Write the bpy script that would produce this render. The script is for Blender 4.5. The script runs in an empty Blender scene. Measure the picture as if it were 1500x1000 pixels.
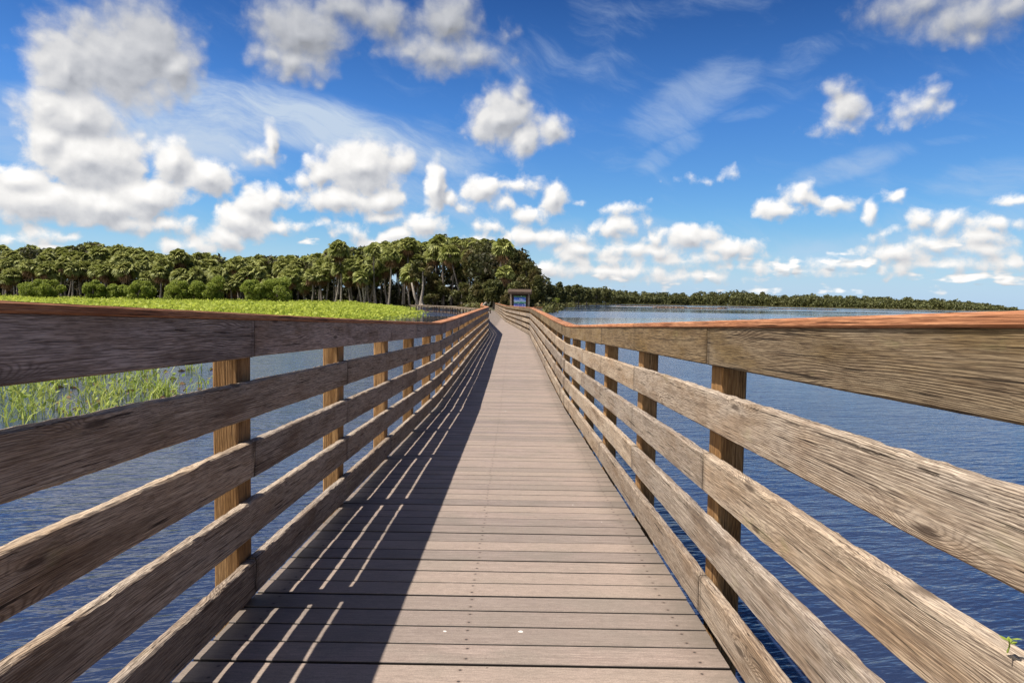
import bpy, math, random
import numpy as np
from mathutils import Vector, Matrix

random.seed(7)
rng = np.random.default_rng(11)
S = bpy.context.scene
COL = S.collection
R = math.radians

# ------------------------------------------------------------------ camera
EYE = Vector((0.0, 0.0, 1.05))
PITCH, ROLL = math.atan(60 / 1000), 0.0165
fwd = Vector((0, math.cos(PITCH), -math.sin(PITCH)))
rgt0 = Vector((1, 0, 0)); up0 = rgt0.cross(fwd)
rgt = rgt0 * math.cos(ROLL) + up0 * math.sin(ROLL)
upv = rgt.cross(fwd)
cam = bpy.data.cameras.new('camera'); cam_ob = bpy.data.objects.new('camera', cam); COL.objects.link(cam_ob)
cam.lens = 24.0; cam.sensor_width = 36.0; cam.clip_start = 0.05; cam.clip_end = 20000
m = Matrix((rgt, upv, -fwd)).transposed().to_4x4(); m.translation = EYE
cam_ob.matrix_world = m
S.camera = cam_ob

def ray(px, py):
    """direction through a pixel of the 1500 x 1000 photograph"""
    return (fwd + rgt * ((px - 750) / 1000) - upv * ((py - 500) / 1000)).normalized()
def hor(px):
    return 440.0 + ROLL * (px - 750)
def gx(px, d):
    """X of something standing in photo column px at distance Y = d"""
    return (px - 750) / 1000 * d

# ------------------------------------------------------------------ render look
S.view_settings.view_transform = 'Standard'; S.view_settings.look = 'None'
S.view_settings.gamma = 1.0; S.view_settings.exposure = 0.9
S.view_settings.use_curve_mapping = False
S.render.engine = 'CYCLES'
S.cycles.max_bounces = 6; S.cycles.diffuse_bounces = 2; S.cycles.glossy_bounces = 3
S.cycles.transmission_bounces = 2; S.cycles.transparent_max_bounces = 6
S.cycles.use_denoising = True

# ------------------------------------------------------------------ node helpers
class NT:
    def __init__(s, nt): s.nt = nt; s.n = nt.nodes; s.l = nt.links
    def put(s, sock, v):
        if v is None: return
        if isinstance(v, bpy.types.NodeSocket): s.l.new(v, sock)
        else:
            if sock.type == 'RGBA' and len(v) == 3: v = (*v, 1)
            sock.default_value = v
    def node(s, t, ins=None, **props):
        nd = s.n.new(t)
        for k, v in props.items(): setattr(nd, k, v)
        for k, v in (ins or {}).items(): s.put(nd.inputs[k], v)
        return nd
    def m(s, op, a, b=None, c=None, clamp=False):
        nd = s.n.new('ShaderNodeMath'); nd.operation = op; nd.use_clamp = clamp
        s.put(nd.inputs[0], a); s.put(nd.inputs[1], b); s.put(nd.inputs[2], c)
        return nd.outputs[0]
    def v(s, op, a, b=None, c=None, scale=None):
        nd = s.n.new('ShaderNodeVectorMath'); nd.operation = op
        s.put(nd.inputs[0], a); s.put(nd.inputs[1], b); s.put(nd.inputs[2], c)
        if scale is not None: s.put(nd.inputs['Scale'], scale)
        return nd.outputs['Value'] if op in ('LENGTH', 'DOT_PRODUCT', 'DISTANCE') else nd.outputs[0]
    def noise(s, vec, scale=1.0, detail=2.0, rough=0.5, col=False, dist=0.0, lac=2.0):
        nd = s.node('ShaderNodeTexNoise', {'Scale': scale, 'Detail': detail, 'Roughness': rough, 'Distortion': dist, 'Lacunarity': lac})
        s.put(nd.inputs['Vector'], vec)
        return nd.outputs['Color' if col else 'Fac']
    def mix(s, f, a, b, mode='MIX'):
        nd = s.n.new('ShaderNodeMix'); nd.data_type = 'RGBA'; nd.blend_type = mode; nd.clamp_factor = True
        s.put(nd.inputs[0], f); s.put(nd.inputs[6], a); s.put(nd.inputs[7], b)
        return nd.outputs[2]
    def ss(s, x, lo, hi, a=0.0, b=1.0):
        nd = s.n.new('ShaderNodeMapRange'); nd.interpolation_type = 'SMOOTHSTEP'
        s.put(nd.inputs[0], x)
        for i, q in zip((1, 2, 3, 4), (lo, hi, a, b)): s.put(nd.inputs[i], q)
        return nd.outputs[0]
    def lin(s, x, lo, hi, a=0.0, b=1.0):
        nd = s.n.new('ShaderNodeMapRange'); s.put(nd.inputs[0], x)
        for i, q in zip((1, 2, 3, 4), (lo, hi, a, b)): s.put(nd.inputs[i], q)
        return nd.outputs[0]
    def ramp(s, x, stops):
        nd = s.n.new('ShaderNodeValToRGB'); s.put(nd.inputs[0], x); e = nd.color_ramp.elements
        while len(e) < len(stops): e.new(0.5)
        for q, (p, c) in zip(e, stops): q.position = p; q.color = (*c, 1)
        return nd.outputs[0]

# ------------------------------------------------------------------ sun and sky
SUN = Vector((-0.50, -0.135, 1.0)).normalized()
sun_el = math.asin(SUN.z); sun_az = math.atan2(SUN.x, SUN.y)
sd = bpy.data.lights.new('sun', 'SUN'); sd.energy = 4.8; sd.angle = R(0.53); sd.color = (1.0, 0.95, 0.87)
so = bpy.data.objects.new('sun', sd); COL.objects.link(so)
so.rotation_euler = SUN.to_track_quat('Z', 'Y').to_euler(); so.location = (-20, -10, 40)

def azel(px, py):
    d = ray(px, py); return math.atan2(d.x, d.y), math.asin(d.z)

CLOUDS = [  # photo pixel centre, half width, half height
 (175,85,100,70),(95,100,55,60),(215,70,72,58),(255,100,42,40),(110,170,70,48),(130,230,88,50),(70,150,35,32),(75,205,38,34),
 (30,265,52,24),(60,292,90,30),(150,302,90,30),(215,290,60,32),(250,235,35,30),(305,258,40,28),(190,326,60,16),(245,330,45,15),
 (65,345,28,11),(20,352,28,9),(270,362,50,10),(440,45,68,45),(510,15,60,26),(430,90,50,28),(400,82,30,20),(560,28,48,30),
 (640,78,52,28),(655,30,42,36),(690,82,46,20),(600,80,30,16),(740,50,12,10),(375,300,36,24),(350,325,36,25),(335,350,30,20),(400,290,20,18),(410,330,30,12),
 (530,245,56,38),(470,252,26,20),(500,292,76,20),(562,292,34,20),(590,235,20,20),(455,237,15,12),(625,330,32,18),(590,346,38,12),
 (520,338,36,10),(550,352,22,10),(638,270,16,36),(657,290,15,12),(735,175,48,38),(767,208,22,28),(760,142,14,18),(808,188,24,22),
 (710,275,25,22),(765,270,30,13),(810,288,21,20),(775,316,30,13),(720,330,20,10),(770,346,42,14),(805,348,30,12),(850,293,12,7),
 (905,332,34,16),(910,305,30,7),(850,366,46,13),(915,366,42,11),(962,370,30,11),(1010,345,33,20),(1065,364,40,18),(1040,377,54,9),
 (1130,397,20,7),(900,396,120,11),(1010,405,80,7),(800,392,40,12),(1240,160,27,26),(1228,130,18,14),(1235,185,32,12),(1272,168,20,12),
 (1345,160,34,22),(1367,135,16,14),(1382,165,12,9),(1325,182,20,11),(1350,8,75,24),(1425,22,82,30),(1485,8,52,25),(1430,52,20,12),
 (1145,305,36,13),(1175,285,22,16),(1222,300,25,14),(1275,315,14,18),(1310,290,15,10),(1290,341,28,8),(1350,320,22,14),(1390,325,20,14),
 (1365,355,42,12),(1310,369,46,13),(1442,346,46,11),(1465,328,42,10),(1445,366,42,12),(1385,386,72,8),(1300,391,42,6),(1490,295,30,10),
 (1480,385,42,12),(1075,258,9,6),(1030,264,20,4),(380,225,24,9),(395,205,10,22),
 (850,345,26,10),(880,380,60,8),(960,350,22,10),(830,378,34,8),(1000,385,60,8),(1090,390,36,7),(700,352,26,8),(680,300,16,9),(1180,395,30,5),(1225,385,30,6),
 (1260,400,60,5),(440,262,16,14),(465,330,18,8),(15,310,30,14),(100,348,20,7),(560,318,30,10),(735,300,16,12)]

def build_world():
    w = bpy.data.worlds.new('World'); S.world = w; w.use_nodes = True
    w.cycles.sampling_method = 'MANUAL'; w.cycles.sample_map_resolution = 512
    nt = w.node_tree; nt.nodes.clear()
    # cloud field as a node group: direction (azimuth, elevation) in, signed thickness out
    g = bpy.data.node_groups.new('cloud_field', 'ShaderNodeTree')
    g.interface.new_socket('P', in_out='INPUT', socket_type='NodeSocketVector')
    g.interface.new_socket('T', in_out='OUTPUT', socket_type='NodeSocketFloat')
    g.interface.new_socket('F', in_out='OUTPUT', socket_type='NodeSocketFloat')
    G = NT(g); gi = g.nodes.new('NodeGroupInput'); go = g.nodes.new('NodeGroupOutput')
    P = gi.outputs[0]
    # billows get smaller towards the horizon
    wv = G.v('MULTIPLY_ADD', G.noise(P, 16.0, 3.0, 0.55, col=True), (0.030, 0.022, 0), (-0.015, -0.011, 0))
    Q = G.v('ADD', P, wv)
    F = None
    for (x, y, rx, ry) in CLOUDS:
        a, e = azel(x, y); a1, _ = azel(x + rx, y); a2, _ = azel(x - rx, y); _, e1 = azel(x, y - ry); _, e2 = azel(x, y + ry)
        ra = abs(a1 - a2) / 2 * 1.2; re = abs(e1 - e2) / 2 * 1.22
        L = G.v('LENGTH', G.v('MULTIPLY_ADD', Q, (1 / ra, 1 / re, 0), (-a / ra, -e / re, 0)))
        L = G.m('MULTIPLY', G.m('SUBTRACT', L, 1.0), min(re, 0.04) / 0.04)
        F = L if F is None else G.m('SMOOTH_MIN', F, L, 0.22)
    # away from the photograph's patch of sky: unseen noise clouds, thickened left to pale the water, cleared overhead to cut fill
    sx = G.node('ShaderNodeSeparateXYZ', {0: P})
    away = G.ss(G.m('ABSOLUTE', sx.outputs[0]), 0.66, 0.95); lft = G.ss(sx.outputs[0], -0.5, -0.9)
    high = G.ss(sx.outputs[1], 0.47, 0.62)
    aw = G.m('MAXIMUM', away, high)
    gen = G.m('MULTIPLY_ADD', G.noise(G.v('MULTIPLY', P, (3.2, 6.5, 1)), 1.0, 2.0, 0.5), -4.0, G.m('SUBTRACT', 2.15, G.m('MULTIPLY', lft, 1.2)))
    gen = G.m('ADD', gen, G.ss(sx.outputs[1], 0.62, 0.85, 0.0, 2.0))
    F = G.m('ADD', G.m('MULTIPLY', F, G.m('SUBTRACT', 1.0, aw)), G.m('MULTIPLY', gen, aw))
    lowp = G.m('MULTIPLY_ADD', G.noise(G.v('MULTIPLY', P, (15, 42, 1)), 1.0, 3.0, 0.55), -3.2, 1.80)
    lowp = G.m('ADD', lowp, G.m('ADD', G.ss(sx.outputs[1], 0.05, 0.13, 0.0, 1.2), G.ss(sx.outputs[1], 0.02, 0.0, 0.0, 1.0)))
    F = G.m('SMOOTH_MIN', F, lowp, 0.15)
    b1 = G.noise(Q, 24.0, 8.0, 0.65)
    vo = G.node('ShaderNodeTexVoronoi', {'Vector': G.v('ADD', Q, G.v('SCALE', G.noise(P, 60, 3, .6, col=True), scale=0.012)), 'Scale': 58.0, 'Smoothness': 0.6}, feature='SMOOTH_F1')
    t = G.m('MULTIPLY', F, -1.0)
    t = G.m('ADD', t, G.m('MULTIPLY', G.m('SUBTRACT', b1, 0.5), 0.95))
    t = G.m('ADD', t, G.m('MULTIPLY', G.m('SUBTRACT', 0.42, vo.outputs['Distance']), 0.38))
    G.l.new(t, go.inputs[0]); G.l.new(F, go.inputs[1])

    W = NT(nt)
    tc = nt.nodes.new('ShaderNodeTexCoord')
    D = tc.outputs['Generated']
    s3 = W.node('ShaderNodeSeparateXYZ', {0: W.v('NORMALIZE', D)})
    az = W.m('ARCTAN2', s3.outputs[0], s3.outputs[1])
    el = W.m('ARCSINE', s3.outputs[2])
    P = W.node('ShaderNodeCombineXYZ', {0: az, 1: el}).outputs[0]
    def field(p):
        nd = nt.nodes.new('ShaderNodeGroup'); nd.node_tree = g; W.l.new(p, nd.inputs[0]); return nd.outputs[0], nd.outputs[1]
    t0, F0 = field(P); t1, F1 = field(W.v('ADD', P, (-0.005, 0.010, 0)))
    alpha = W.ss(t0, W.ss(el, .1, .4, -0.10, -0.30), W.ss(el, .1, .4, 0.24, 0.62))
    alpha = W.m('MULTIPLY', alpha, W.ss(el, -0.01, 0.035, 0.35, 1.0))
    lit = W.lin(W.m('ADD', W.m('SUBTRACT', t0, t1), W.m('MULTIPLY', W.m('SUBTRACT', F1, F0), 1.6)), -0.75, 0.75)
    thick = W.ss(t0, 0.15, 1.5)
    br = W.m('SUBTRACT', W.m('ADD', 0.50, W.m('MULTIPLY', lit, 0.44)), W.m('MULTIPLY', thick, 0.05))
    hi = W.ss(el, 0.14, 0.40)
    br = W.m('MULTIPLY', br, W.m('SUBTRACT', 1.0, W.m('MULTIPLY', hi, 0.42)))
    br = W.m('MULTIPLY', br, W.ss(az, -0.68, -1.15, 1.0, 3.0))  # unseen clouds on the sun side boosted to brighten the left water
    ccol = W.mix(W.ss(br, 0.35, 0.85), (0.86, 0.90, 1.0), (1.0, 0.985, 0.965))
    STR = 0.1
    ccol = W.v('SCALE', ccol, scale=W.m('MULTIPLY', br, 0.93 / STR))
    # sky
    sky = W.node('ShaderNodeTexSky', sky_type='NISHITA', sun_disc=False, sun_elevation=sun_el, sun_rotation=sun_az,
                 altitude=0.0, air_density=1.0, dust_density=0.6, ozone_density=2.5)
    hs = W.node('ShaderNodeHueSaturation', {'Hue': 0.5, 'Saturation': 1.22, 'Value': 1.0, 'Color': sky.outputs[0]})
    tint = W.ramp(W.lin(el, 0.0, 0.42), [(0.0, (0.74, 0.86, 1.05)), (0.28, (0.62, 0.90, 1.15)), (0.62, (0.50, 0.78, 1.12)), (1.0, (0.25, 0.43, 0.70))])
    skyc = W.mix(1.0, hs.outputs[0], tint, 'MULTIPLY')
    # cirrus veils
    def veil(x, y, rx, ry, rot=0.0, k=1.0):
        a, e = azel(x, y); c, s_ = math.cos(rot), math.sin(rot)
        d = W.v('SUBTRACT', P, (a, e, 0))
        u = W.m('DIVIDE', W.v('DOT_PRODUCT', d, (c, s_, 0)), rx / 1000); v_ = W.m('DIVIDE', W.v('DOT_PRODUCT', d, (-s_, c, 0)), ry / 1000)
        L = W.m('ADD', W.m('MULTIPLY', u, u), W.m('MULTIPLY', v_, v_))
        return W.m('MULTIPLY', W.ss(L, 1.0, 0.0), k)
    cs = None; vs = None
    for q in [(420,175,230,48,-.1,1.25),(250,185,190,70,0,.95),(600,215,150,45,-.2,.9),(40,190,110,70,0,.8),(1010,150,120,50,.4,.95),(985,220,70,22,.5,.7),(1090,168,60,14,.1,.7),
              (1240,245,110,22,.25,.75),(830,70,150,60,.2,.3),(1020,8,200,18,0,.4),(1180,80,60,30,.3,.5),(1250,370,120,34,0,.8),(1460,260,100,35,.2,.5),
              (640,300,150,60,0,.5),(900,350,220,45,0,.65),(1420,340,150,60,0,.6),(200,40,120,60,0,.35),(1400,205,50,8,0,.5)]:
        k = veil(*q); cs = k if cs is None else W.m('MAXIMUM', cs, k)
        if q[2] >= 140 and q[0] < 700: vs = k if vs is None else W.m('MAXIMUM', vs, k)
    pr = W.node('ShaderNodeVectorRotate', {'Vector': P, 'Angle': 0.35}, rotation_type='Z_AXIS').outputs[0]
    wp = W.v('ADD', pr, W.v('SCALE', W.noise(P, 7.0, 2, .5, col=True), scale=0.10))
    n1 = W.noise(W.v('MULTIPLY', wp, (6, 20, 1)), 1.0, 8.0, 0.66)
    ci = W.m('MULTIPLY', W.ss(W.m('ADD', W.m('MULTIPLY', cs, 0.36), n1), 0.50, 1.02), 0.62)
    ci = W.m('ADD', W.m('MULTIPLY', ci, 0.8), W.m('MULTIPLY', vs, W.m('MULTIPLY', W.ss(n1, 0.36, 0.66, 0.25, 1.0), 0.50)))
    skyc = W.mix(ci, skyc, tuple(c * 0.66 / STR for c in (0.66, 0.80, 1.0)))
    haze = W.ss(el, 0.11, -0.01)
    skyc = W.mix(W.m('MULTIPLY', haze, 0.6), skyc, tuple(c / STR for c in (0.42, 0.62, 0.90)))
    fin = W.mix(alpha, skyc, ccol)
    bg = W.node('ShaderNodeBackground', {'Color': fin, 'Strength': STR * 0.66})
    out = nt.nodes.new('ShaderNodeOutputWorld'); W.l.new(bg.outputs[0], out.inputs[0])
build_world()

# ------------------------------------------------------------------ object helpers
def link(o): COL.objects.link(o); return o
def new_mesh(name, verts, faces, mats=(), smooth=False, midx=None, attrs=None):
    me = bpy.data.meshes.new(name)
    if isinstance(faces, np.ndarray):
        V = np.asarray(verts, dtype=np.float32); n, k = faces.shape
        me.vertices.add(len(V)); me.vertices.foreach_set('co', V.ravel())
        me.loops.add(n * k); me.loops.foreach_set('vertex_index', faces.astype(np.int32).ravel())
        me.polygons.add(n); me.polygons.foreach_set('loop_start', np.arange(0, n * k, k, dtype=np.int32))
        me.update(calc_edges=True)
    else:
        me.from_pydata([tuple(map(float, v)) for v in verts], [], faces); me.update()
    for mt in mats: me.materials.append(mt)
    if midx is not None: me.polygons.foreach_set('material_index', np.asarray(midx, dtype=np.int32))
    if smooth: me.polygons.foreach_set('use_smooth', [True] * len(me.polygons))
    for k_, a in (attrs or {}).items():
        at = me.attributes.new(k_, 'FLOAT', 'POINT'); at.data.foreach_set('value', np.asarray(a, dtype=np.float32))
    return me
def obj(name, me, parent=None, loc=(0, 0, 0), rot=None, mat=None):
    o = bpy.data.objects.new(name, me); link(o)
    if parent: o.parent = parent
    if mat is not None: o.matrix_local = mat
    else:
        o.location = loc
        if rot: o.rotation_euler = rot
    return o
def tag(o, label, cat, group=None, kind=None):
    o['label'] = label; o['category'] = cat
    if group: o['group'] = group
    if kind: o['kind'] = kind
    return o
def thing(name, label, cat, loc=(0, 0, 0), group=None):
    return tag(obj(name, None, loc=loc), label, cat, group)
def structure(o): o['kind'] = 'structure'; return o
class MB:
    """collects pieces of one mesh"""
    def __init__(s): s.v = []; s.f = []; s.mi = []
    def add(s, V, Fs, mi=0):
        b = len(s.v); s.v += [tuple(v) for v in V]; s.f += [tuple(b + i for i in f) for f in Fs]; s.mi += [mi] * len(Fs)
    def box(s, lo, hi, M=None, mi=0):
        V = [Vector((x, y, z)) for x in (lo[0], hi[0]) for y in (lo[1], hi[1]) for z in (lo[2], hi[2])]
        if M: V = [M @ v for v in V]
        s.add(V, [(0, 1, 3, 2), (4, 6, 7, 5), (0, 4, 5, 1), (2, 3, 7, 6), (0, 2, 6, 4), (1, 5, 7, 3)], mi)
    def tube(s, pts, rad, n=7, mi=0):
        rings = []; V = []; Fs = []
        for i, p in enumerate(pts):
            p = Vector(p); t = (Vector(pts[min(i + 1, len(pts) - 1)]) - Vector(pts[max(i - 1, 0)])).normalized()
            a = t.orthogonal().normalized(); b = t.cross(a)
            for k in range(n):
                q = 2 * math.pi * k / n; V.append(p + (a * math.cos(q) + b * math.sin(q)) * rad[i])
        for i in range(len(pts) - 1):
            for k in range(n):
                Fs.append((i * n + k, i * n + (k + 1) % n, (i + 1) * n + (k + 1) % n, (i + 1) * n + k))
        Fs.append(tuple(range(n))[::-1]); Fs.append(tuple((len(pts) - 1) * n + k for k in range(n)))
        s.add(V, Fs, mi)
    def mesh(s, name, mats, smooth=False): return new_mesh(name, s.v, s.f, mats, smooth, s.mi)

def material(name):
    mt = bpy.data.materials.new(name); mt.use_nodes = True; nt = mt.node_tree; nt.nodes.clear()
    return mt, NT(nt)
def finish(T, col, rough=0.8, bump=None, dist=0.002, bstr=1.0, spec=0.3, extra=None, **kw):
    nd = T.node('ShaderNodeBsdfPrincipled', {'Base Color': col, 'Roughness': rough, 'Specular IOR Level': spec})
    for k, v in (extra or {}).items(): T.put(nd.inputs[k], v)
    if bump is not None:
        b = T.node('ShaderNodeBump', {'Strength': bstr, 'Distance': dist, 'Height': bump}); T.l.new(b.outputs[0], nd.inputs['Normal'])
    o = T.n.new('ShaderNodeOutputMaterial'); T.l.new(nd.outputs[0], o.inputs[0]); return nd

# ------------------------------------------------------------------ materials
def wood(name, light, mid, dark, tintA, tintB, ringk=0.8, stain=True, moss=0.0, warpk=13.0):
    light, mid, dark = [tuple(q * f for q in c) for c, f in ((light, .90), (mid, .84), (dark, .60))]
    mt, T = material(name)
    tc = T.n.new('ShaderNodeTexCoord'); P0 = tc.outputs['Object']
    r = T.n.new('ShaderNodeObjectInfo').outputs['Random']
    off = T.node('ShaderNodeCombineXYZ', {0: T.m('MULTIPLY', r, 57.3), 1: T.m('MULTIPLY', r, 11.7), 2: T.m('MULTIPLY', r, 23.1)}).outputs[0]
    P = T.v('ADD', P0, off)
    sep = T.node('ShaderNodeSeparateXYZ', {0: P0})
    warp = T.m('SUBTRACT', T.noise(T.v('MULTIPLY', P, (0.75, 5.0, 5.0)), 1.0, 2.0, 0.45), 0.5)
    # knots
    sp_ = T.node('ShaderNodeSeparateXYZ', {0: P}); kv = T.node('ShaderNodeCombineXYZ', {0: T.m('MULTIPLY', sp_.outputs[0], 1.05), 1: T.m('MULTIPLY', sp_.outputs[2], 4.6)}).outputs[0]
    kv = T.v('ADD', kv, T.v('SCALE', T.noise(T.v('MULTIPLY', P, (9, 9, 30)), 1.0, 2, .5, col=True), scale=0.05))
    vk = T.node('ShaderNodeTexVoronoi', {'Vector': kv, 'Scale': 1.0}, feature='F1', voronoi_dimensions='2D')
    kon = T.m('GREATER_THAN', T.node('ShaderNodeSeparateColor', {0: vk.outputs['Color']}).outputs[0], 0.52)
    kd = T.m('ADD', vk.outputs['Distance'], T.m('MULTIPLY', T.m('SUBTRACT', 1.0, kon), 2.0))
    K = T.m('POWER', 2.718, T.m('MULTIPLY', T.m('MULTIPLY', kd, kd), -45.0))
    wob = T.m('SUBTRACT', T.noise(T.v('MULTIPLY', P, (4.0, 60.0, 60.0)), 1.0, 2.0, 0.5), 0.5)
    ph = T.m('ADD', T.m('MULTIPLY', sep.outputs[2], 165.0), T.m('MULTIPLY', sep.outputs[1], 110.0))
    ph = T.m('ADD', ph, T.m('MULTIPLY', warp, warpk)); ph = T.m('ADD', ph, T.m('MULTIPLY', K, 9.0)); ph = T.m('ADD', ph, T.m('MULTIPLY', wob, 1.2))
    ring = T.m('MULTIPLY_ADD', T.m('SINE', T.m('MULTIPLY', ph, 6.2832)), 0.5, 0.5)
    ring = T.m('POWER', ring, 2.4)
    rm = T.ss(T.noise(T.v('MULTIPLY', P, (1.1, 7.0, 7.0)), 1.0, 3.0, 0.6), 0.36, 0.62, 0.25, 1.0)
    ring = T.m('MULTIPLY', ring, rm)
    fib = T.noise(T.v('MULTIPLY', P, (14.0, 520.0, 520.0)), 1.0, 3.0, 0.65)
    fib2 = T.noise(T.v('MULTIPLY', P, (4.0, 250.0, 250.0)), 1.0, 4.0, 0.7)
    crack = T.ss(T.noise(T.v('MULTIPLY', P, (2.6, 170.0, 170.0)), 1.0, 3.0, 0.5, dist=0.4), 0.63, 0.67)
    blot = T.noise(T.v('MULTIPLY', P, (2.6, 11.0, 11.0)), 1.0, 4.0, 0.6)
    c = T.mix(T.ss(fib2, 0.34, 0.66), mid, light)
    c = T.mix(T.m('MULTIPLY', ring, ringk), c, dark)
    pat = T.noise(T.v('MULTIPLY', P, (1.3, 14.0, 14.0)), 1.0, 5.0, 0.62)
    c = T.mix(T.ss(pat, 0.47, 0.66, 0.0, 0.75), c, tuple((light[i] * .55 + mid[i] * .45) * f for i, f in enumerate((.92, .95, 1.0))))
    c = T.mix(T.ss(pat, 0.46, 0.33, 0.0, 0.6), c, tuple(mid[i] * .45 + dark[i] * .4 for i in range(3)))
    c = T.mix(T.ss(blot, 0.42, 0.72), c, T.mix(1.0, c, tintA, 'MULTIPLY'))
    c = T.mix(T.ss(r, 0.0, 1.0, 0.0, 0.75), c, T.mix(1.0, c, tintB, 'MULTIPLY'))
    c = T.mix(T.ss(fib, 0.58, 0.38, 0.0, 0.7), c, dark)
    c = T.mix(T.m('MULTIPLY', T.ss(kd, 0.060, 0.020), 0.75), c, tuple(q * 0.6 for q in dark))
    c = T.mix(T.m('MULTIPLY', crack, 0.85), c, tuple(q * 0.25 for q in dark))
    if moss:
        mo = T.ss(T.noise(T.v('MULTIPLY', P, (3.5, 9, 9)), 1.0, 5, .65), 0.60, 0.74)
        c = T.mix(T.m('MULTIPLY', mo, moss), c, (0.20, 0.19, 0.07))
    if stain:
        at = T.node('ShaderNodeAttribute', attribute_name='stain')
        sn = T.noise(T.v('MULTIPLY', P, (40.0, 20.0, 9.0)), 1.0, 3, .6)
        c = T.mix(T.m('MULTIPLY', at.outputs['Fac'], T.ss(sn, 0.35, 0.6)), c, tuple(q * 0.30 for q in dark))
    h = T.m('ADD', T.m('MULTIPLY', ring, -0.5), T.m('MULTIPLY', fib, 0.5))
    h = T.m('ADD', h, T.m('MULTIPLY', fib2, 0.8)); h = T.m('SUBTRACT', h, T.m('MULTIPLY', crack, 1.6))
    c = T.mix(1.0, c, T.mix(T.m('FRACT', T.m('MULTIPLY', r, 7.31)), (0.78, 0.78, 0.80), (1.12, 1.10, 1.06)), 'MULTIPLY')
    finish(T, c, 0.88, h, 0.0013, 1.0, spec=0.15)
    return mt
M_RAIL = wood('weathered_rail_wood', (0.58, 0.49, 0.39), (0.34, 0.265, 0.20), (0.12, 0.080, 0.058), (0.74, 0.66, 0.58), (1.0, 0.94, 0.86), 0.66, moss=0.25)
M_TOPL = wood('grey_top_rail_wood', (0.60, 0.49, 0.42), (0.32, 0.245, 0.20), (0.11, 0.075, 0.058), (0.75, 0.68, 0.6), (1.1, 1.0, 0.95), 0.8, warpk=36.0)  # greyer wood, also lightened to offset the shade on the left rail
M_TOPR = wood('dark_top_rail_wood', (0.34, 0.26, 0.165), (0.20, 0.14, 0.082), (0.06, 0.036, 0.022), (0.75, 0.68, 0.5), (1.1, 1.0, 0.82), 0.85, moss=0.45, warpk=36.0)
M_POST = wood('golden_post_wood', (0.62, 0.37, 0.17), (0.44, 0.245, 0.10), (0.13, 0.062, 0.028), (0.72, 0.64, 0.52), (0.85, 0.85, 0.80), 0.5, stain=False)
M_CAP = wood('orange_cap_wood', (0.60, 0.30, 0.155), (0.42, 0.19, 0.095), (0.22, 0.08, 0.042), (0.85, 0.75, 0.68), (1.0, 0.95, 0.9), 0.25)
M_DARKW = wood('dark_timber', (0.14, 0.10, 0.07), (0.09, 0.06, 0.045), (0.04, 0.026, 0.02), (0.8, 0.75, 0.7), (1, 1, 1), 0.6, stain=False)

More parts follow.
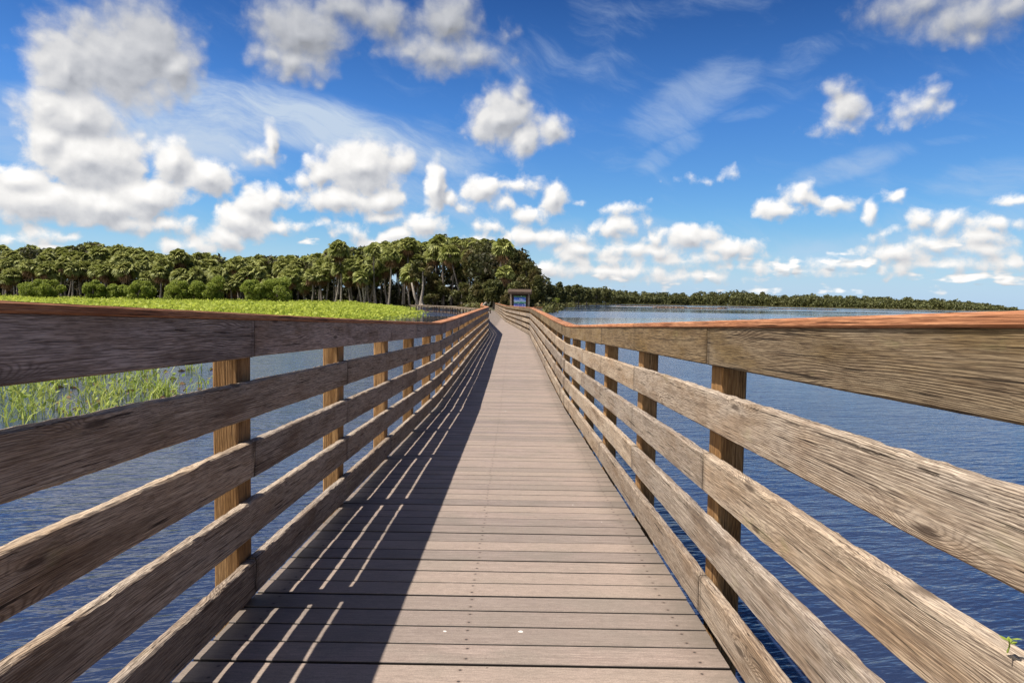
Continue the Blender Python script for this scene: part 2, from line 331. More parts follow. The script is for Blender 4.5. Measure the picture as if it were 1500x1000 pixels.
def mat_deck():
    mt, T = material('composite_decking'); tc = T.n.new('ShaderNodeTexCoord'); oi = T.n.new('ShaderNodeObjectInfo')
    geo = T.n.new('ShaderNodeNewGeometry'); W = geo.outputs['Position']
    at = T.node('ShaderNodeAttribute', attribute_name='brd'); r = at.outputs['Fac']
    P = T.v('ADD', W, T.node('ShaderNodeCombineXYZ', {0: T.m('MULTIPLY', r, 37.0), 1: T.m('MULTIPLY', r, 3.0)}).outputs[0])
    st = T.noise(T.v('MULTIPLY', P, (5.0, 95.0, 10.0)), 1.0, 4, .6)
    st2 = T.noise(T.v('MULTIPLY', P, (30.0, 330.0, 10.0)), 1.0, 2, .6)
    bl = T.noise(T.v('MULTIPLY', W, (3.0, 4.5, 1)), 1.0, 5, .62)
    fine = T.noise(W, 240.0, 3, .7)
    c = T.mix(T.ss(st, 0.3, 0.7), (0.228, 0.174, 0.145), (0.350, 0.272, 0.228))
    c = T.mix(T.ss(bl, 0.40, 0.70, 0.0, 0.55), c, (0.185, 0.165, 0.135))
    c = T.mix(T.ss(r, 0.0, 1.0, 0.0, 0.5), c, (0.34, 0.265, 0.21))
    c = T.mix(T.m('GREATER_THAN', T.m('FRACT', T.m('MULTIPLY', r, 9.7)), 0.68), c, T.mix(1.0, c, (0.80, 0.82, 0.84), 'MULTIPLY'))
    c = T.mix(T.ss(st2, 0.58, 0.36, 0.0, 0.35), c, (0.11, 0.082, 0.066))
    c = T.mix(T.ss(fine, 0.60, 0.40, 0.0, 0.30), c, (0.09, 0.07, 0.055))
    # grime along both edges of the walkway
    sx = T.node('ShaderNodeSeparateXYZ', {0: W})
    eg = T.ss(T.m('ADD', T.m('ABSOLUTE', T.m('ADD', sx.outputs[0], 0.14)), T.m('MULTIPLY', bl, 0.25)), 0.76, 0.98)
    c = T.mix(T.m('MULTIPLY', eg, 0.5), c, (0.08, 0.066, 0.05))
    # small pale flecks and dark bits of debris
    vo = T.node('ShaderNodeTexVoronoi', {'Vector': T.v('ADD', T.v('MULTIPLY', W, (1, 1, 0)), T.v('SCALE', T.noise(W, 80.0, 2, .5, col=True), scale=0.012)), 'Scale': 6.5}, feature='F1')
    sc = T.node('ShaderNodeSeparateColor', {0: vo.outputs['Color']})
    siz = T.m('MULTIPLY', T.m('POWER', sc.outputs[1], 6.0), 0.045)
    spot = T.m('MULTIPLY', T.m('LESS_THAN', vo.outputs['Distance'], T.m('ADD', siz, 0.020)), T.m('GREATER_THAN', sc.outputs[0], 0.30))
    c = T.mix(spot, c, (0.60, 0.57, 0.52))
    v2 = T.node('ShaderNodeTexVoronoi', {'Vector': T.v('ADD', T.v('MULTIPLY', W, (1, 2.2, 0)), T.v('SCALE', T.noise(W, 60.0, 2, .5, col=True), scale=0.03)), 'Scale': 5.0}, feature='F1')
    s2 = T.node('ShaderNodeSeparateColor', {0: v2.outputs['Color']})
    sp2 = T.m('MULTIPLY', T.m('LESS_THAN', v2.outputs['Distance'], 0.04), T.m('GREATER_THAN', s2.outputs[0], 0.72))
    c = T.mix(T.m('MULTIPLY', sp2, 0.8), c, (0.10, 0.07, 0.055))
    av = T.node('ShaderNodeAttribute', attribute_name='across').outputs['Fac']
    dv = T.m('MULTIPLY', T.m('SUBTRACT', T.m('ABSOLUTE', T.m('SUBTRACT', av, 0.5)), 0.27), 0.125)
    sc_ = None
    for xj in (-.875, -.135, .605):
        dx_ = T.m('ADD', T.m('SUBTRACT', sx.outputs[0], xj), T.m('MULTIPLY', T.m('SUBTRACT', r, .5), .016))
        dd_ = T.m('SQRT', T.m('ADD', T.m('MULTIPLY', dx_, dx_), T.m('MULTIPLY', dv, dv))); sc_ = dd_ if sc_ is None else T.m('MINIMUM', sc_, dd_)
    near_ = T.m('LESS_THAN', sx.outputs[1], 26.0)
    c = T.mix(T.m('MULTIPLY', T.ss(sc_, .014, .004, 0.0, .35), near_), c, (0.10, 0.06, 0.04))
    c = T.mix(T.m('MULTIPLY', T.m('LESS_THAN', sc_, 0.0048), near_), c, (0.05, 0.04, 0.035))
    c = T.mix(1.0, c, (0.93, 0.92, 0.91), 'MULTIPLY')
    c = T.mix(T.ss(T.m('ABSOLUTE', T.m('SUBTRACT', av, 0.5)), 0.478, 0.492), c, (0.022, 0.017, 0.014))  # board edges blackened: shade of the gaps painted into the colour
    h = T.m('ADD', T.m('MULTIPLY', st, 0.6), T.m('MULTIPLY', fine, 0.5)); h = T.m('ADD', h, T.m('MULTIPLY', st2, 0.4))
    finish(T, c, T.lin(bl, 0.3, 0.7, 0.55, 0.8), h, 0.0016, 0.8, spec=0.3)
    return mt
M_DECK = mat_deck()

def mat_water():
    mt, T = material('lake_water'); geo = T.n.new('ShaderNodeNewGeometry'); W = geo.outputs['Position']
    W2 = T.node('ShaderNodeVectorRotate', {'Vector': W, 'Angle': R(-14)}, rotation_type='Z_AXIS').outputs[0]
    a = T.noise(T.v('MULTIPLY', W2, (2.6, 8.5, 1)), 1.0, 3.0, 0.55, dist=0.3)
    b = T.noise(T.v('MULTIPLY', W, (0.55, 1.5, 1)), 1.0, 2.0, 0.5)
    c = T.noise(T.v('MULTIPLY', W2, (9.0, 24.0, 1)), 1.0, 2.0, 0.5)
    lanes = T.noise(T.v('MULTIPLY', W2, (0.006, 0.022, 1)), 1.0, 4.0, 0.55, dist=0.8)
    k = T.ss(lanes, 0.45, 0.53, 0.10, 1.0)
    h = T.m('ADD', T.m('MULTIPLY', a, 0.024), T.m('MULTIPLY', b, 0.026)); h = T.m('ADD', h, T.m('MULTIPLY', c, 0.007))
    h = T.m('MULTIPLY', h, k)
    finish(T, (0.016, 0.024, 0.052), T.ss(k, 0.1, 0.9, 0.03, 0.13), h, 1.0, 1.0, spec=0.5, extra={'IOR': 1.55})
    return mt
M_WATER = mat_water()

def mat_ground(name, a, b, sc=0.5):
    mt, T = material(name); geo = T.n.new('ShaderNodeNewGeometry'); W = geo.outputs['Position']
    n = T.noise(W, sc, 5, .65); n2 = T.noise(W, sc * 9, 3, .6)
    c = T.mix(T.ss(n, 0.35, 0.65), a, b); c = T.mix(T.ss(n2, .4, .65, 0, .4), c, tuple(q * .5 for q in a))
    c = T.mix(1.0, c, (.7, .7, .7), 'MULTIPLY'); finish(T, c, 0.95, n2, 0.05, 1.0, spec=0.1); return mt
M_LAND = mat_ground('bank_soil', (0.075, 0.075, 0.04), (0.15, 0.125, 0.085), 0.4)
M_MARSHG = mat_ground('marsh_mat', (0.11, 0.17, 0.028), (0.18, 0.23, 0.045), 0.12)

def mat_leaf(name, a, b, c3, sc=0.35, trans=0.25, objvar=0.5):
    a, b, c3 = [tuple(q * f for q in c) for c, f in ((a, .62), (b, .78), (c3, .72))]
    mt, T = material(name); geo = T.n.new('ShaderNodeNewGeometry'); W = geo.outputs['Position']
    r = geo.outputs['Random Per Island']; ro = T.n.new('ShaderNodeObjectInfo').outputs['Random']
    n = T.noise(W, sc, 3, .6)
    c = T.mix(r, a, b); c = T.mix(T.ss(n, .42, .66), c, c3)
    c = T.mix(T.m('MULTIPLY', ro, objvar), c, T.mix(1.0, c, (0.75, 0.72, 0.6), 'MULTIPLY'))
    p = T.node('ShaderNodeBsdfPrincipled', {'Base Color': c, 'Roughness': 0.6, 'Specular IOR Level': 0.25})
    t = T.node('ShaderNodeBsdfTranslucent', {'Color': c})
    ms = T.node('ShaderNodeMixShader', {0: trans, 1: p.outputs[0], 2: t.outputs[0]})
    o = T.n.new('ShaderNodeOutputMaterial'); T.l.new(ms.outputs[0], o.inputs[0]); return mt
M_PALM = mat_leaf('palm_frond', (0.11, 0.145, 0.026), (0.52, 0.52, 0.16), (0.25, 0.275, 0.055), 0.35, 0.3)
M_DEAD = mat_leaf('dead_palm_frond', (0.42, 0.25, 0.11), (0.17, 0.09, 0.045), (0.28, 0.16, 0.075))
M_OAK = mat_leaf('oak_leaf', (0.055, 0.070, 0.018), (0.20, 0.195, 0.055), (0.15, 0.115, 0.038), 0.22)
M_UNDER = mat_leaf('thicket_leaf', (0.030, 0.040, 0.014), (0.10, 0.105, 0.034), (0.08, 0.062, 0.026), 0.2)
M_BUSH = mat_leaf('bush_leaf', (0.20, 0.27, 0.035), (0.46, 0.52, 0.10), (0.32, 0.37, 0.06), 0.5, 0.4, 0.25)
M_FAR = mat_leaf('far_wood_leaf', (0.060, 0.072, 0.024), (0.165, 0.165, 0.050), (0.105, 0.105, 0.030), 0.05, 0.15)
M_MARSH = mat_leaf('marsh_leaf', (0.38, 0.50, 0.045), (0.70, 0.74, 0.13), (0.56, 0.64, 0.09), 0.16, 0.45)
M_REED = mat_leaf('reed_leaf', (0.20, 0.31, 0.04), (0.52, 0.55, 0.13), (0.34, 0.44, 0.07), 0.8, 0.4)
def mat_bark(name, a, b):
    mt, T = material(name); tc = T.n.new('ShaderNodeTexCoord'); geo = T.n.new('ShaderNodeNewGeometry'); W = geo.outputs['Position']
    n = T.noise(T.v('MULTIPLY', W, (3, 3, 9)), 1.0, 4, .6)
    finish(T, T.mix(T.ss(n, .35, .65), tuple(q*.7 for q in a), tuple(q*.8 for q in b)), 0.9, n, 0.03, 1.0, spec=0.15); return mt
M_BARK = mat_bark('palm_bark', (0.19, 0.155, 0.125), (0.36, 0.31, 0.26))
M_BARK2 = mat_bark('oak_bark', (0.09, 0.075, 0.06), (0.20, 0.17, 0.14))

# ------------------------------------------------------------------ boards and posts
def plank(name, L, T_, H, mats, seg=0.05, wear=0.0, posts=(), r=0.004, topwear=1.0):
    """lofted board: x along length, y thickness 0..T_, z height 0..H"""
    n = max(2, int(L / seg) + 1); xs = np.linspace(0, L, n)
    ring = [(r, 0), (T_ - r, 0), (T_, r), (T_, H * .5), (T_, H - r), (T_ - r, H), (T_ * .5, H), (r, H), (0, H - r), (0, H * .5), (0, r)]
    k = len(ring); V = np.zeros((n, k, 3)); V[:, :, 0] = xs[:, None]
    V[:, :, 1] = [p[0] for p in ring]; V[:, :, 2] = [p[1] for p in ring]
    if wear > 0:
        def sm(a, w):
            kk = np.ones(w) / w; return np.array([np.convolve(a[:, j], kk, 'same')[:len(a)] for j in range(a.shape[1])]).T
        nz = sm(rng.normal(0, 1, (n, k)), 3); nl = sm(rng.normal(0, 1, (n, k)), 9) * 1.6
        dz = (nz + nl) * wear; mask = np.array([.3, .3, .3, .15, 1, 1, .7, 1, 1, .15, .3]) * topwear
        V[:, :, 2] += -np.abs(dz) * mask; V[:, :, 1] += (nz * wear * .6) * mask
        bow = np.cumsum(rng.normal(0, 1, n)); bow = bow - np.linspace(bow[0], bow[-1], n); bow = bow / (np.abs(bow).max() + 1e-6) * wear * .9
        V[:, :, 2] += bow[:, None]
    V = V.reshape(-1, 3)
    F = []
    for i in range(n - 1):
        for j in range(k):
            a = i * k + j; b = i * k + (j + 1) % k; F.append((a, b, b + k, a + k))
    F.append(tuple(range(k))[::-1]); F.append(tuple((n - 1) * k + j for j in range(k)))
    st = np.zeros(len(V))
    for p in posts: st = np.maximum(st, np.exp(-((V[:, 0] - p) / 0.03) ** 2) * random.choice((0, .2, .55)))
    st = np.maximum(st, np.exp(-(V[:, 0] / 0.025) ** 2) * random.uniform(.3, 1)); st = np.maximum(st, np.exp(-((V[:, 0] - L) / 0.025) ** 2) * random.uniform(.3, 1))
    return new_mesh(name, V, F, mats, attrs={'stain': st})

# deck height along the walk and its two inner rail lines
ZP = [(-9, .10), (-4, .105), (0, 0), (8.7, -.339), (12, -.352), (16.5, -.325), (27.1, -.295), (47, -.40), (91, -.40), (112, -.35)]
def zdeck(y): return float(np.interp(y, [p[0] for p in ZP], [p[1] for p in ZP]))
ZP[1] = (-4, .156); ZP[0] = (-9, .351)
LEFT = [(-.941, -7.5), (-.941, 9.0), (-.925, 27.1), (-2.09, 47.0), (-3.97, 91.0), (-6.4, 110.0)]
RIGHT = [(.700, -7.5), (.700, 9.0), (.670, 27.1), (-.49, 47.0), (-2.37, 91.0), (-4.7, 110.3)]
BH, PITCHB, B0, THK = 0.137, 0.2225, 0.036, 0.035   # board height, pitch, toe gap, thickness
WATER = -0.85

def railing(root, a, b, side, first, post_off, near, plist=None):
    """rail from plan point a to b; side = -1 left of the walk, +1 right"""
    a = Vector((a[0], a[1])); b = Vector((b[0], b[1])); d = (b - a); Ltot = d.length; u = d / Ltot
    out = Vector((u.y, -u.x)) * side          # away from the walk
    def P(s): q = a + u * s; return Vector((q.x, q.y, zdeck(q.y)))
    ps = list(plist or []); s = post_off
    while plist is None and s < Ltot - 0.05: ps.append(s); s += 1.42
    b0 = B0 if side < 0 else 0.014; TOP = B0 + 4 * PITCHB; pit = (TOP - b0) / 4
    cuts = [0.0] + ps + [Ltot]
    def place(name, me, s0, s1, zoff, yoff, flip=False):
        p0 = P(s0); p1 = P(s1); x = (p1 - p0).normalized(); y = Vector((out.x, out.y, 0)); z = x.cross(y)
        if z.z < 0: z = -z
        M = Matrix((x, y, z)).transposed().to_4x4(); M.translation = p0 + Vector((0, 0, zoff)) + y * yoff
        return obj(name, me, root, mat=M)
    for lv in range(5):
        # joints fall on posts; boards span one to three bays
        js = [0.0]; i = first[lv]
        if i > 3: js.append(ps[i - 3])
        while i < len(ps):
            js.append(ps[i]); i += 2 if random.random() < .5 else 3
        if Ltot - js[-1] < 0.2: js.pop()
        js.append(Ltot)
        for s0, s1 in zip(js[:-1], js[1:]):
            # long boards follow the deck profile: break them where the slope changes
            y0 = P(s0).y; nr = near and y0 < 9
            sag = 0.0
            L = (P(s1) - P(s0)).length - 0.004
            pp = [q - s0 for q in ps if s0 + .01 < q < s1 - .01]
            hgt = BH * random.uniform(.985, 1.015)
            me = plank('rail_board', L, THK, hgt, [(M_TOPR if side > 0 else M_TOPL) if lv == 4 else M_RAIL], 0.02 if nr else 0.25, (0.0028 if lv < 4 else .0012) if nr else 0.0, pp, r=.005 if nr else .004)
            place('rail_board', me, s0, s1, b0 + lv * pit + random.uniform(-.002, .002), random.uniform(0, .002) + (0.001 if lv % 2 else 0))
    js = [0.0] + [ps[i] for i in range(0 if near and len(ps) % 3 == 0 else 1, len(ps), 3)] + [Ltot]
    for s0, s1 in zip(js[:-1], js[1:]):
        nr = near and P(s0).y < 9; L = (P(s1) - P(s0)).length - .003
        me = plank('cap_board', L, 0.150, 0.024, [M_CAP], 0.04 if nr else .3, .0008 if nr else 0, (), r=.005)
        place('cap_board', me, s0, s1, B0 + 4 * PITCHB + BH - .003, -0.006)
    pm = []
    for s in ps:
        p = P(s); top = B0 + 4 * PITCHB + BH + p.z
        H = top - (WATER - 1.2)
        me = plank('post', H, 0.089, 0.128, [M_POST], 0.12, 0.0008, (), r=.006)
        # post: local x is up, y outwards, z along the walk
        y = Vector((out.x, out.y, 0)); x = Vector((0, 0, 1)); z = x.cross(y)
        M = Matrix((x, y, z)).transposed().to_4x4(); M.translation = Vector((p.x, p.y, WATER - 1.2)) + y * (THK + .004) - z * .064
        obj('post', me, root, mat=M)
    return ps

def rail_thing(label, i, side, first, post_off, near, line):
    a, b = line[i], line[i + 1]
    t = thing('railing', label, 'railing', (0, 0, 0), 'railings of the boardwalk')
    railing(t, a, b, side, first, post_off, near); return t

# each line runs straight for 9 m, then on to the first bend
PL = [2.49 - 1.42 * k for k in range(7, 0, -1)] + [2.49 + 1.42 * k for k in range(0, 30)]
PR = [-6.6, -5.1, -3.6, -2.1, -.7, .70, 2.45] + [3.90 + 1.45 * k for k in range(0, 30)]
def near_rail(label, side, line, posts, joint0, parity):
    t = thing('railing', label, 'railing', (0, 0, 0), 'railings of the boardwalk')
    for seg, (lo, hi) in enumerate(((-7.5, 9.0), (9.0, 27.1))):
        a, b = line[seg], line[seg + 1]; ps = [q - lo for q in posts if lo + .02 < q < hi - .02]
        k0 = min(range(len(ps)), key=lambda i: abs(ps[i] + lo - joint0)) if seg == 0 else 0
        first = [(k0 if seg == 0 else 0) + parity[lv] for lv in range(5)]
        railing(t, a, b, side, first, 0, seg == 0, ps)
    return t
near_rail('left railing along the first straight stretch of the boardwalk, its inner side in shade', -1, LEFT, PL, 2.49, (0, 1, 0, 1, 0))
near_rail('right railing along the first straight stretch of the boardwalk, its weathered boards in full sun', 1, RIGHT, PR, 2.45, (0, 1, 0, 1, 0))
rail_thing('left railing between the first bend and the kiosk', 2, -1, [1, 0, 1, 0, 1], 0.05, False, LEFT)
rail_thing('right railing between the first bend and the kiosk, in front of the signboard', 2, 1, [0, 1, 0, 1, 0], 0.05, False, RIGHT)
rail_thing('left railing of the last stretch before the trees', 3, -1, [1, 0, 1, 0, 1], 0.05, False, LEFT)
rail_thing('right railing of the last stretch before the trees', 3, 1, [1, 0, 1, 0, 1], 0.05, False, RIGHT)

# ------------------------------------------------------------------ deck
deck = thing('boardwalk', 'long boardwalk of pinkish grey composite planks running over the lake to the trees', 'boardwalk')
def lerp_line(line, y):
    return float(np.interp(y, [p[1] for p in line], [p[0] for p in line]))
PB = 0.1352; y = -7.4; boards = []
while y < 110: boards.append(y); y += PB
rest = MB(); cnt = 0; rest_attr = []; rest_ac = []
def one_board(y, jit):
    yc = y + PB / 2; x0 = lerp_line(LEFT, yc) - .036; x1 = lerp_line(RIGHT, yc) - .003
    ang = 0.0
    z0, z1 = zdeck(y), zdeck(y + PB)
    w = PB - 0.0105
    dz = random.uniform(-.0012, .0012) if jit else 0
    c = 0.003
    ys = [0, c, w - c, w]; prof = [(0, -.028), (0, -c), (c, 0), (w / 2, .0006), (w - c, 0), (w, -c), (w, -.028)]
    n = 2
    V = []; F = []
    for k, x in enumerate((x0 + random.uniform(-.003, .003), x1 + random.uniform(-.003, .003))):
        for (py, pz) in prof:
            V.append((x, y + py + (random.uniform(-.0012, .0012) if jit else 0) * 0, z0 + (z1 - z0) * py / PB + pz + dz))
    k = len(prof)
    for j in range(k): F.append((j, (j + 1) % k, k + (j + 1) % k, k + j))
    F.append(tuple(range(k))[::-1]); F.append(tuple(k + j for j in range(k)))
    return V, F
ACR = [0, .004, .028, .5, .972, .996, 1] * 2
i0 = next(i for i, y in enumerate(boards) if y > 1.3)
for i, y in enumerate(boards):
    V, F = one_board(y, True); rv = random.random()
    if i0 <= i < i0 + 100:
        obj('deck_board', new_mesh('deck_board', V, F, [M_DECK], attrs={'brd': [rv] * len(V), 'across': ACR}), deck)
    else:
        rest.add(V, F); rest_attr += [rv] * len(V); rest_ac += ACR
me = new_mesh('deck_boards', rest.v, rest.f, [M_DECK], attrs={'brd': rest_attr, 'across': rest_ac})
o = obj('deck_boards', me, deck); o['kind'] = 'stuff'
for off in (.06, .8, 1.615):
    b = MB(); ys = [p[0] for p in ZP if -7.5 < p[0] < 110] ; ys = [-7.4] + ys + [109.5]
    for ya, yb in zip(ys[:-1], ys[1:]):
        xa = lerp_line(LEFT, ya) + off; xb = lerp_line(LEFT, yb) + off
        A = Vector((xa, ya, zdeck(ya) - .03)); B = Vector((xb, yb, zdeck(yb) - .03)); X = (B - A).normalized(); Y = Vector((0, 0, 1)).cross(X).normalized(); Z = X.cross(Y)
        Mx = Matrix((X, Y, Z)).transposed().to_4x4(); Mx.translation = A
        b.box((0, -.02, -.19), ((B - A).length, .02, 0), Mx)
    obj('joist', b.mesh('joist', [M_DARKW]), deck)
# cross bearers under the joists, bolted between the posts
y = 2.49 - 1.42 * 7; q = 0
while y < 109:
    x0 = lerp_line(LEFT, y) - .16; x1 = lerp_line(RIGHT, y) + .16
    b = MB(); b.box((0, .07, -.41), (x1 - x0, .11, -.225)); obj('cross_bearer', b.mesh('cross_bearer', [M_DARKW]), deck, (x0, y, zdeck(y))); y += 1.42

# ------------------------------------------------------------------ water, bed, land
water = MB(); water.add([(-4000, -300, WATER), (4000, -300, WATER), (4000, 6000, WATER), (-4000, 6000, WATER)], [(0, 1, 2, 3)])
structure(obj('water', water.mesh('water', [M_WATER])))

def slab(name, pts, ztop, zbot, flare, mt):
    n = len(pts); c = Vector((sum(p[0] for p in pts) / n, sum(p[1] for p in pts) / n))
    V = [(p[0], p[1], ztop) for p in pts]; area = sum(pts[i][0] * pts[(i + 1) % n][1] - pts[(i + 1) % n][0] * pts[i][1] for i in range(n))
    sg = 1 if area > 0 else -1
    for i, p in enumerate(pts):
        a = Vector(pts[i - 1]); b_ = Vector(pts[(i + 1) % n]); t = (b_ - a).normalized(); nn = Vector((t.y, -t.x)) * sg
        V.append((p[0] + nn.x * flare, p[1] + nn.y * flare, zbot))
    F = [tuple(range(n))] + [(i, (i + 1) % n, n + (i + 1) % n, n + i) for i in range(n)]
    return new_mesh(name, V, F, [mt])
def jag(pts, step, amp):
    out = []
    for (a, b) in zip(pts[:-1], pts[1:]):
        L = math.dist(a, b); n = max(1, int(L / step))
        for i in range(n):
            t = i / n; out.append((a[0] + (b[0] - a[0]) * t + random.uniform(-amp, amp) * (i > 0), a[1] + (b[1] - a[1]) * t + random.uniform(-amp, amp) * (i > 0)))
    out.append(pts[-1]); return out
shore = jag([(-700, 150), (-160, 152), (-60, 158), (-24, 166), (-9, 163), (-8.5, 125), (-8, 108), (-2, 104), (5, 112), (7, 140), (9, 165), (14, 205), (26, 300), (45, 400)], 6, .9) \
      + jag([(45, 400), (90, 600), (182, 700), (240, 600), (268, 525), (285, 460), (420, 470), (1000, 800)], 30, 5)
land = slab('land', shore + [(3000, 5900), (-3500, 5900)], -0.50, -1.4, 1.8, M_LAND)
structure(obj('land', land))
MARSH = jag([(-260, 40), (-90, 52), (-40, 55), (-16, 56), (-12.6, 62), (-12.0, 70), (-13.5, 85), (-17.5, 110), (-23, 140), (-28, 158)], 3, 1.0) + [(-60, 165), (-260, 165)]
structure(obj('marsh_ground', slab('marsh_ground', MARSH, WATER + .06, WATER - .3, .8, M_MARSHG)))
from mathutils.geometry import intersect_point_line
def in_poly(x, y, poly):
    c = False; n = len(poly); j = n - 1
    for i in range(n):
        xi, yi = poly[i]; xj, yj = poly[j]
        if (yi > y) != (yj > y) and x < (xj - xi) * (y - yi) / (yj - yi) + xi: c = not c
        j = i
    return c

# ------------------------------------------------------------------ plants built from leaf blades
def blades(pos, h, w, lean, n_per, segs=2, spread=.1):
    """triangle-tipped curved blades; pos (N,3); returns V, F arrays"""
    N = len(pos); P = np.repeat(pos, n_per, 0); M_ = len(P)
    az = rng.uniform(0, 2 * np.pi, M_); hh = (np.repeat(h, n_per) if np.ndim(h) else np.full(M_, h)) * rng.uniform(.6, 1.1, M_)
    ln = lean * rng.uniform(.2, 1.3, M_) * hh; ww = w * rng.uniform(.6, 1.3, M_)
    base = P + np.stack([rng.normal(0, spread, M_), rng.normal(0, spread, M_), np.zeros(M_)], 1)
    dx, dy = np.cos(az), np.sin(az); sx, sy = -dy, dx
    V = []
    for t, wk in ((0, .7), (.5, 1.0), (1.0, 0)):
        c = base + np.stack([dx * ln * t * t, dy * ln * t * t, hh * (t - .12 * t * t * ln / hh * 2)], 1)
        o_ = np.stack([sx * ww * wk / 2, sy * ww * wk / 2, np.zeros(M_)], 1)
        V += [c - o_, c + o_] if wk > 0 else [c]
    V = np.stack(V, 1).reshape(-1, 3); b = np.arange(M_)[:, None] * 5
    F = np.concatenate([b + np.array([[0, 1, 3]]), b + np.array([[0, 3, 2]]), b + np.array([[2, 3, 4]])], 0)
    return V, F
def leaves(centers, size, flat=0.0):
    """random leaf quads round centers (N,3)"""
    N = len(centers); a = rng.normal(size=(N, 3)); a[:, 2] *= (1 - flat); a /= np.linalg.norm(a, axis=1)[:, None]
    b = rng.normal(size=(N, 3)); b -= (a * b).sum(1)[:, None] * a; b /= np.linalg.norm(b, axis=1)[:, None]
    s = (size * rng.uniform(.5, 1.25, N))[:, None]; c = centers
    V = np.stack([c - a * s * .9, c + b * s * .42, c + a * s * .9, c - b * s * .42], 1).reshape(-1, 3)
    return V, np.arange(N * 4).reshape(N, 4)
def clump_cloud(C, rad, per, squash=.8, shell=.55):
    """leaf positions: per points on each clump (C (k,3), rad (k,))"""
    k = len(C); d = rng.normal(size=(k, per, 3)); d /= np.linalg.norm(d, axis=2)[:, :, None]
    rr = rng.uniform(shell, 1.08, (k, per)) ** .7
    d *= rr[:, :, None] * rad[:, None, None]; d[:, :, 2] *= squash
    return (C[:, None, :] + d).reshape(-1, 3)

# marsh plants
pts = []
while len(pts) < 15000:
    y = 56 + 106 * random.random() ** 1.25; x = random.uniform(-.80 * y - 12, -.09 * y)
    if in_poly(x, y, MARSH): pts.append((x, y, WATER + .03))
for _ in range(1500):
    i = random.randrange(3, len(MARSH) - 3); q = MARSH[i]
    if q[0] < -60: continue
    x = q[0] + abs(random.gauss(0, 1.1)) * (1 if random.random() < .6 else -1); y = q[1] + random.gauss(0, 3.0)
    if x < -9.4: pts.append((x, y, WATER - .05))
pts = np.array(pts); hh = .55 + .45 * rng.random(len(pts)) + np.clip((pts[:, 1] - 130) / 60, 0, .6)
ex = np.interp(pts[:, 1], [56, 62, 70, 85, 110, 140, 158], [-16, -12.6, -12, -13.5, -17.5, -23, -28])
hh = hh * np.clip(.32 + (ex - pts[:, 0]) / 14, .25, 1)
hh = hh * np.clip(.4 + (pts[:, 1] - 54) / 14, .4, 1)
V, F = blades(pts, hh, .16, .55, 5, spread=.22)
tag(obj('marsh_plants', new_mesh('marsh_plants', V, F, [M_MARSH])), 'bright green marsh plants covering the shallows between the lake and the palms', 'marsh plants', kind='stuff')
sel = rng.random(len(pts)) < .5; pl = pts[sel]; pp = np.repeat(pl, 4, 0) + np.stack([rng.normal(0, .3, len(pl) * 4), rng.normal(0, .3, len(pl) * 4), rng.uniform(.3, 1.0, len(pl) * 4) * np.repeat(hh[sel], 4)], 1)
V, F = leaves(pp, .26, flat=.5)
tag(obj('marsh_leaves', new_mesh('marsh_leaves', V, F, [M_MARSH])), 'broad yellow-green leaves standing over the marsh plants', 'marsh leaves', kind='stuff')
# near reeds
pts = []
for _ in range(215):
    d = random.uniform(9.5, 17); px = random.gauss(110, 190)
    if px > 345 or px < -500: continue
    if px > 60 and random.random() < .35: continue
    pts.append((gx(px, d), d, WATER - .02))
cl = np.array(pts)
V, F = blades(cl, np.full(len(cl), .40), .020, .9, 12, spread=.13)
V2, F2 = leaves(np.repeat(cl, 5, 0) + np.stack([rng.normal(0, .15, len(cl) * 5), rng.normal(0, .15, len(cl) * 5), rng.uniform(.05, .45, len(cl) * 5)], 1), .06)
V3 = np.concatenate([V, V2]); F3 = [tuple(f) for f in F.tolist()] + [tuple(int(q) + len(V) for q in f) for f in F2]
tag(obj('reeds', new_mesh('reeds', V3, F3, [M_REED])), 'yellow-green reeds standing in bright shallow water behind the left railing', 'reeds', kind='stuff')
# floating dead mat among the reeds
pp = []
for _ in range(140):
    d = random.uniform(9.5, 18); px = random.gauss(190, 120)
    if px > 350: continue
    pp.append((gx(px, d), d, WATER + .015))
V, F = leaves(np.array(pp), .10, flat=.95)
tag(obj('floating_debris', new_mesh('floating_debris', V, F, [M_DEAD])), 'brown dead stems floating on the water among the reeds', 'plant debris', kind='stuff')

